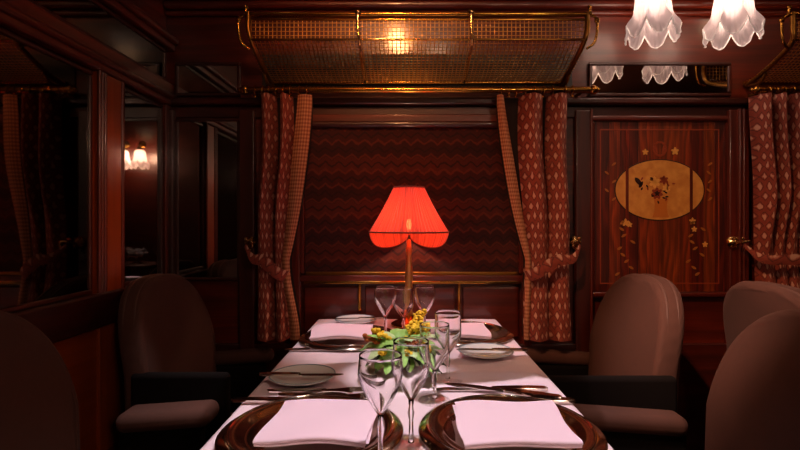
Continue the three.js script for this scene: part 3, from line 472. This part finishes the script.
// ------------------------------------------------------------------ flowers
{
  const t = thing('flower_arrangement', 'low bowl of curled green leaves and yellow flower sprigs mid table', 'flowers', [-0.012, top, -1.005]); t.scale.setScalar(1.2);
  part('vase', lathe([[0, 0.001], [0.022, 0.001], [0.026, 0.004], [0.036, 0.02], [0.038, 0.034], [0.034, 0.045], [0.031, 0.045], [0.034, 0.033], [0.031, 0.02], [0, 0.008]], 32), phys({ color: 0x6b3a22, roughness: 0.25, clearcoat: 0.5 }), t);
  const leafGeo = (l, w, curl) => sheet(6, 10, (u, v) => { const a = (u - 0.5) * 2, ww = w * Math.pow(Math.sin(Math.PI * Math.pow(v, 0.75)), 0.8), th = curl * v; return [a * ww, l * (curl ? Math.sin(th) / curl : v), l * (curl ? (1 - Math.cos(th)) / curl : 0) + Math.abs(a) * ww * 0.35 + 0.0015 * Math.sin(v * 14 + a * 3)]; });
  const lv = [leafGeo(0.055, 0.016, 1.6), leafGeo(0.045, 0.018, 2.3), leafGeo(0.06, 0.013, 1.1)], dark = leafGeo(0.05, 0.010, 0.6);
  const put = (g, m, az, tilt, r, y) => { const o = part('leaf', g, m, t); o.rotation.order = 'YXZ'; o.rotation.set(tilt, az, 0); o.position.set(Math.sin(az) * r, y, Math.cos(az) * r); };
  for (let k = 0; k < 54; k++) { const az = k * 2.4 + rnd() * 0.4, q = Math.sqrt((k % 27 + 0.5) / 27); put(lv[k % 3], k % 4 ? M.leaf : M.leafPale, az, lerp(0.15, 1.45, q) + rnd() * 0.2, 0.006 + 0.022 * q, lerp(0.062, 0.036, q) + (k > 26 ? 0.012 : 0)); }
  for (let k = 0; k < 9; k++) put(dark, M.leafDark, -1.5 + (k % 5) * 0.4 + (k > 4 ? 2.2 : 0), 1.75 + rnd() * 0.35, 0.036, 0.045);
  const sprig = (x0, z0, x1, y1, z1, n, mat) => {
    const c = new THREE.QuadraticBezierCurve3(V(x0, 0.045, z0), V(lerp(x0, x1, 0.3), lerp(0.045, y1, 0.7), lerp(z0, z1, 0.3)), V(x1, y1, z1)), st = new THREE.TubeGeometry(c, 10, 0.0011, 5);
    const s = part('flower_sprig', st, M.stem, t), fl = [];
    for (let k = 0; k < n; k++) { const p = c.getPoint(0.45 + 0.55 * k / n), e = 0.008 * (1.25 - k / n); for (let q = 0; q < 3; q++) { const a = rnd() * 6.28; fl.push(new THREE.IcosahedronGeometry(0.0028 + rnd() * 0.0022, 1).scale(1, 0.75, 1).translate(p.x + Math.cos(a) * e, p.y + (rnd() - 0.4) * 0.009, p.z + Math.sin(a) * e)); } }
    part('blossoms', fl, mat, s);
  };
  for (const [x1, y1, z1, n, m] of [[0.040, 0.114, 0.0, 14, M.blossom], [0.034, 0.10, 0.03, 12, M.blossom], [0.048, 0.092, 0.01, 11, M.blossom], [0.03, 0.104, -0.03, 9, M.blossom], [-0.05, 0.085, 0.0, 8, M.blossom], [-0.04, 0.078, 0.025, 5, M.blossom], [0.045, 0.06, 0.05, 9, M.blossom], [0.05, 0.045, 0.03, 6, M.blossom], [-0.065, 0.075, 0.02, 8, M.blossomRust], [-0.035, 0.055, 0.055, 8, M.blossom], [0.015, 0.05, 0.06, 8, M.blossom], [0.03, 0.07, 0.055, 8, M.blossomRust], [0.045, 0.085, -0.02, 7, M.blossom]]) sprig(x1 * 0.3, z1 * 0.3, x1, y1, z1, n, m);
}

// ------------------------------------------------------------------ table lamp
{
  const t = thing('table_lamp', 'brass table lamp with pleated red silk shade and scalloped skirt', 'lamp', [0.006, top, -1.505]);
  part('base', lathe([[0, 0.0005], [0.055, 0.0005], [0.056, 0.008], [0.046, 0.014], [0.03, 0.02], [0.016, 0.034], [0, 0.036]], 40), M.brass, t);
  part('stem', lathe([[0, 0.03], [0.014, 0.034], [0.010, 0.05], [0.015, 0.062], [0.015, 0.10], [0.011, 0.125], [0.013, 0.15], [0.010, 0.185], [0.0075, 0.22], [0.0105, 0.236], [0.0075, 0.25], [0.006, 0.272], [0, 0.275]], 28), M.lampBrass ??= phys({ color: 0xe0b068, metalness: 0.75, roughness: 0.35 }), t);
  part('socket', lathe([[0, 0.27], [0.010, 0.273], [0.011, 0.288], [0.008, 0.299], [0, 0.301]], 20), M.brassDull, t);
  const y0 = 0.294, y1 = 0.433, rb = 0.122, rt = 0.047;
  const P = 64, SC = 4, pleat = (a, k) => 0.0022 * k * Math.sin(a * P);
  const sh = part('shade', sheet(672, 14, (u, v) => { const a = u * Math.PI * 2, r = lerp(rb, rt, v) - 0.003 * Math.sin(v * Math.PI) + pleat(a, lerp(1.2, 0.8, v)); return [Math.sin(a) * r, lerp(y0, y1, v), Math.cos(a) * r]; }), M.silk, t);
  const hem = a => { const k = Math.abs(((a / (Math.PI * 2) * SC) % 1) - 0.5) * 2; return 0.006 + 0.040 * Math.sqrt(Math.max(0, 1 - k * k)); };      // scallops meet at the front
  part('skirt', sheet(360, 8, (u, v) => { const a = u * Math.PI * 2, h = hem(a) * v, r = rb + 0.002 - 0.018 * Math.pow(h / 0.046, 1.6) + 0.0006 * Math.sin(a * P); return [Math.sin(a) * r, y0 - h, Math.cos(a) * r]; }), M.silk, sh);
  const loop = (f, r, n = 240) => { const pts = []; for (let i = 0; i < n; i++) pts.push(f(i / n * Math.PI * 2)); return tube(pts, r, n, 6, true); };
  part('braid_trim', [loop(a => [Math.sin(a) * (rb + 0.002), y0, Math.cos(a) * (rb + 0.002)], 0.0024, 96), loop(a => [Math.sin(a) * (rt + 0.001), y1, Math.cos(a) * (rt + 0.001)], 0.002, 64), loop(a => { const h = hem(a), r = rb + 0.002 - 0.018 * Math.pow(h / 0.046, 1.6); return [Math.sin(a) * r, y0 - h, Math.cos(a) * r]; }, 0.0018)], M.silkTrim, sh);
  part('shade_carrier', [0, 1, 2].map(k => rod([0, 0.305, 0], [Math.sin(k * 2.09) * 0.122, y0 + 0.002, Math.cos(k * 2.09) * 0.122], 0.0012, 6)), M.brassDull, t);
  const bulb = part('lamp_bulb', lathe([[0, 0.300], [0.005, 0.302], [0.008, 0.312], [0.0085, 0.320], [0.006, 0.330], [0, 0.336]], 20), M.lampBulb, t);
  const L = new THREE.PointLight(0xffa060, TABLE_LAMP_CD, 0, 2); L.position.set(0.006, top + 0.319, -1.505); L.castShadow = true; L.shadow.radius = 0.35; L.name = 'table_lamp_light'; scene.add(L);
}

// ------------------------------------------------------------------ glass lamp shades on the wall above the marquetry panel
const sconceLights = [];
function shadeSurface(off) {
  return sheet(240, 30, (u, v) => {
    const a = u * Math.PI * 2, n = 7, k = Math.cos(a * n), sp = Math.abs(((u * n) % 1) - 0.5) * 2;              // sp: 0 at a tip, 1 in a notch
    const flute = 1 + 0.03 * k * smooth(0.3, 1, v) + 0.022 * Math.cos(a * 28) * v;
    const prof = v < 0.2 ? lerp(0.022, 0.047, Math.sqrt(v / 0.2)) : lerp(0.047, 0.054, smooth(0.2, 0.65, v)) + 0.021 * Math.pow(smooth(0.6, 1, v), 1.6);
    const drop = 0.172 - 0.046 * Math.pow(sp, 2.2);
    return [Math.sin(a) * (prof * flute - off), 0.175 - drop * v, Math.cos(a) * (prof * flute - off)];
  });
}
function makeSconce(label, pos, turn, group, cd, back) {
  const t = thing('wall_sconce', label, 'wall lamp', pos, turn, group);                                          // origin: shade axis at the lowest tip
  part('glass_shade', shadeSurface(0), M.frost, t);
  const e = []; for (let i = 0; i < 280; i++) { const u = i / 280, a = u * Math.PI * 2, sp = Math.abs(((u * 7) % 1) - 0.5) * 2, fl = 1 + 0.03 * Math.cos(a * 7) + 0.022 * Math.cos(a * 28); e.push([Math.sin(a) * 0.075 * fl, 0.175 - (0.172 - 0.046 * Math.pow(sp, 2.2)), Math.cos(a) * 0.075 * fl]); }
  part('shade_rim', tube(e, 0.0018, 280, 6, true), M.frostEdge, t);
  part('gallery', lathe([[0, 0.205], [0.012, 0.204], [0.026, 0.185], [0.027, 0.168], [0.022, 0.168], [0.02, 0.18], [0, 0.186]], 28), M.brass, t);
  part('arm', tube([[0, 0.2, 0], [0, 0.235, -0.005], [0, 0.255, -0.05], [0, 0.24, -back + 0.085], [0, 0.235, -back + 0.065]], 0.006, 30, 8), M.brass, t);
  part('backplate', lathe([[0, 0.014], [0.018, 0.013], [0.03, 0.006], [0.034, 0]], 28).rotateX(Math.PI / 2).translate(0, 0.235, -back + 0.062), M.brass, t);
  part('lamp_bulb', lathe([[0, 0.075], [0.012, 0.08], [0.021, 0.1], [0.019, 0.118], [0.010, 0.14], [0.010, 0.17], [0, 0.17]], 20), M.bulb, t);
  const L = new THREE.PointLight(0xffd8b8, cd, 0, 2); L.position.set(pos[0], pos[1] + 0.12, pos[2]); L.castShadow = true; L.shadow.radius = 1; L.name = 'sconce_light'; scene.add(L);
  return t;
}
makeSconce('bell shaped glass lamp with ragged hem, hanging nearer the luggage rack', [0.745, 1.624, WALL_Z + 0.2], 0.25, 'frosted bell lamps', SCONCE_CD, 0.2);
makeSconce('bell shaped glass lamp with ragged hem, hanging nearer the third curtain', [0.99, 1.624, WALL_Z + 0.2], -0.1, 'frosted bell lamps', SCONCE_CD, 0.2);
for (const [x, k] of [[0.79, 0], [0.945, 1]]) makeSconce(['bell glass lamp on the wall behind the camera, seen only in the partition mirror', 'second bell glass lamp behind the camera, seen only in the partition mirror'][k], [x, 1.56, BACK_Z - 0.13], Math.PI + 0.2, 'lamps seen in the mirror', FAR_SCONCE_CD, 0.13);

// ------------------------------------------------------------------ chairs
function makeChair(label, pos, turn, arms) {                                             // faces +x; the front of the backrest is at x = 0
  const t = thing('armchair', label, 'chair', pos, turn, 'brown velvet dining armchairs');
  const hw = 0.195, yb = 0.42, yt = 0.905;
  const s = new THREE.Shape(); s.moveTo(-hw, yb); s.lineTo(-hw, 0.70); s.bezierCurveTo(-hw + 0.004, 0.81, -0.155, yt - 0.015, -0.055, yt - 0.002); s.bezierCurveTo(-0.02, yt + 0.001, 0.02, yt + 0.001, 0.055, yt - 0.002); s.bezierCurveTo(0.155, yt - 0.015, hw - 0.004, 0.81, hw, 0.70); s.lineTo(hw, yb); s.closePath();
  let g = extrude(s, 0.03, 0.018, 5, 16); g.rotateY(-Math.PI / 2);      // the shape's x becomes z, its depth runs to -x
  { const p = g.attributes.position; for (let i = 0; i < p.count; i++) { const z = p.getZ(i), y = p.getY(i); p.setX(i, p.getX(i) - 0.02 + 0.022 * Math.pow(z / hw, 2) - 0.05 * smooth(0.6, 0.95, y)); } g = toCreasedNormals(g, 0.9); }
  const uv = grain(g, 'y'); part('backrest', uv, M.velvet, t);
  const pp = s.getPoints(14).filter(q => q.y > yb + 0.01), edge = x => pp.map(q => { const z = q.x * 1.07; return [x + 0.022 * Math.pow(z / hw, 2) - 0.05 * smooth(0.6, 0.95, q.y), q.y + (q.y > 0.7 ? 0.016 : 0) * smooth(0.7, 0.93, q.y), z]; });
  part('piping', [tube(edge(-0.022), 0.0042, 90, 6), tube(edge(-0.05), 0.0042, 90, 6)], M.velvetEdge, t);
  part('seat', new RoundedBoxGeometry(0.44, 0.12, 0.40, 4, 0.035).translate(0.215, 0.40, 0), M.velvet, t);
  for (const [z, w, len, wing] of arms) {
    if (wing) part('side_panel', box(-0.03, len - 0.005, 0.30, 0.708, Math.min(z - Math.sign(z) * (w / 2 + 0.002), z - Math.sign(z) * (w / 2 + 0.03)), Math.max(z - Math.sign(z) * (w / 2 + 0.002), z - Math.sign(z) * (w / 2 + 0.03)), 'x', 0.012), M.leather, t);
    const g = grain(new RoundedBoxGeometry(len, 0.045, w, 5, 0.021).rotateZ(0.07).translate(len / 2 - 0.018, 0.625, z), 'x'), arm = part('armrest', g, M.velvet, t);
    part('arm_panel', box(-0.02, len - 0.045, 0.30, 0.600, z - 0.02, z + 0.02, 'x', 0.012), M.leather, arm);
  }
  part('seat_rail', box(-0.04, 0.42, 0.29, 0.345, -0.19, 0.19, 'x', 0.008), M.darkWood, t);
  for (const [x, z] of [[0.02, -0.17], [0.02, 0.17], [0.39, -0.17], [0.39, 0.17]]) part('leg', new THREE.CylinderGeometry(0.022, 0.014, 0.29, 14).translate(x, 0.145, z), M.darkWood, t);
  return t;
}
makeChair('brown velvet armchair whose rounded back stands before the marquetry panel', [0.615, 0, -1.385], Math.PI, [[-0.285, 0.07, 0.29, 1], [0.228, 0.05, 0.29]]);
makeChair('brown velvet armchair in the corner of the photo beside the crossed knives', [0.63, 0, -0.79], Math.PI, [[-0.24, 0.05, 0.29]]);
makeChair('brown velvet armchair turned away, only the top of its back showing under the third curtain', [0.99, 0, -1.20], 0, [[-0.24, 0.05, 0.29], [0.24, 0.05, 0.29]]);
makeChair('dark armchair with a maroon sheen on its back, below the narrow partition mirror', [-0.645, 0, -1.385], 0, [[0.265, 0.085, 0.215, 1], [-0.228, 0.05, 0.215]]);
makeChair('nearly black armchair cut by the edge of the photo, below the tall partition mirror', [-0.69, 0, -0.79], 0, [[0.24, 0.05, 0.25]]);

// ------------------------------------------------------------------ ceiling lamps and unseen spotlights
for (const { at: [x, y, z], to, cd, cone, pen, size, edge, colour, label } of SPOTS) {
  const t = thing('unseen_spotlight', label, 'ceiling lamp', [x, y, z]);  // unseen fitting put round each spotlight
  const dir = V(...to).sub(V(x, y, z)).normalize(), q = new THREE.Quaternion().setFromUnitVectors(V(0, -1, 0), dir);
  part('housing', lathe([[0, 0.05], [0.03, 0.05], [0.034, 0.04], [0.038, -0.03], [0.035, -0.03], [0.031, 0.03], [0, 0.034]], 28).applyQuaternion(q), M.brassDull, t);
  part('neck', rod([0, 0.03, 0], [0, CEIL_Y - y, 0], 0.008), M.brassDull, t);
  part('lens', new THREE.CylinderGeometry(0.03, 0.03, 0.004, 24).applyQuaternion(q).translate(...dir.clone().multiplyScalar(0.012).toArray()), M.dome, t);
  const L = new THREE.SpotLight(colour ?? SPOT_COLOUR, cd, 0, cone * Math.PI / 180, pen, 2); L.position.set(x, y, z).addScaledVector(dir, 0.034); L.target.position.set(...to); L.castShadow = true; L.shadow.radius = size; L.name = 'spot_light'; scene.add(L); scene.add(L.target);
  if (edge) {                                                       // an unseen flap that cuts the pool, 0.12 m under the lens
    const k = 0.12 / (L.position.y - 0.75), p = (X, Z) => [lerp(L.position.x, X, k) - x, lerp(L.position.z, Z, k) - z], s = new THREE.Shape();
    for (const [i, [X, d]] of [[-0.42, 0], [0.42, 0], [0.42, 1], [-0.42, 1]].entries()) { const [a, b] = p(X, edge[0] + edge[1] * X + d * edge[2] * 0.9); i ? s.lineTo(a, b) : s.moveTo(a, b); }
    s.closePath();
    const flap = part('barn_door', extrude(s, 0.002, 0).rotateX(Math.PI / 2).translate(0, L.position.y - 0.12 - y, 0), M.black, t);
    const [ax, az] = p(0, edge[0] + edge[2] * 0.5); part('hinge', rod([0, -0.02, 0], [ax, L.position.y - 0.12 - y, az], 0.003), M.black, flap);
  }
}
for (const [x, z, k] of [[0.2, -0.15, 0], [1.76, -0.58, 1]]) {
  const t = thing('ceiling_dome_lamp', ['opal glass ceiling dome over the aisle above the camera', 'opal glass ceiling dome over the next bay'][k], 'ceiling lamp', [x, CEIL_Y, z]);
  part('glass_dome', lathe([[0, -0.075], [0.05, -0.07], [0.09, -0.045], [0.105, -0.012], [0.10, -0.006]], 32), M.dome, t);
  part('rim', new THREE.TorusGeometry(0.108, 0.009, 10, 40).rotateX(Math.PI / 2).translate(0, -0.009, 0), M.brass, t);
  const L = new THREE.PointLight(0xffc898, DOME_CD, 0, 2); L.position.set(x, CEIL_Y - 0.10, z); L.castShadow = true; L.shadow.radius = 3; L.name = 'dome_light'; scene.add(L);
}
// a side table with glasses behind the camera: the sparkle in the narrow partition mirror
{
  const t = thing('side_table', 'small wooden side table behind the camera, seen only in the partition mirror', 'table', [0.62, 0, 0.72]);
  part('tabletop', box(-0.2, 0.2, 0.70, 0.73, -0.2, 0.2, 'x', 0.006), M.darkWood, t);
  for (const [x, z] of [[-0.17, -0.17], [0.17, -0.17], [-0.17, 0.17], [0.17, 0.17]]) part('leg', new THREE.CylinderGeometry(0.02, 0.014, 0.7, 12).translate(x, 0.35, z), M.darkWood, t);
  const c = thing('glint_centrepiece', 'added cluster of silvery drops behind the camera, sparkling in the narrow partition mirror', 'centrepiece', [0.61, 0.7305, 0.70]);
  part('foot', lathe([[0, 0], [0.05, 0], [0.045, 0.008], [0.012, 0.02], [0.01, 0.05], [0.05, 0.06], [0.06, 0.07], [0, 0.065]], 24), M.silver, c);
  for (let k = 0; k < 30; k++) { const a = k * 2.4, q = Math.sqrt((k % 15) / 15) * 0.075, g = new THREE.OctahedronGeometry(0.011 + rnd() * 0.008).scale(1, 1.3, 1).rotateX(rnd() * 3).rotateY(rnd() * 6); part('glint_drop', g.translate(Math.cos(a) * q, 0.082 + (k > 14 ? 0.022 : 0) + rnd() * 0.012, Math.sin(a) * q), M.crystal ??= phys({ color: 0xf4f4f8, metalness: 0.9, roughness: 0.06 }), c); }  // shiny metal drops added to throw glints into the partition mirror
  [[-0.14, 0.05], [0.0, -0.13], [0.13, 0.05]].forEach(([x, z], k) => dup(GL[k % 2 ? 'crystal_goblet' : 'wine_glass'], [0.62 + x, 0.7305, 0.72 + z], 0, 'clear glass on the side table behind the camera, seen only in the partition mirror', 'glasses on the side table'));
}
renderer.render(scene, camera);
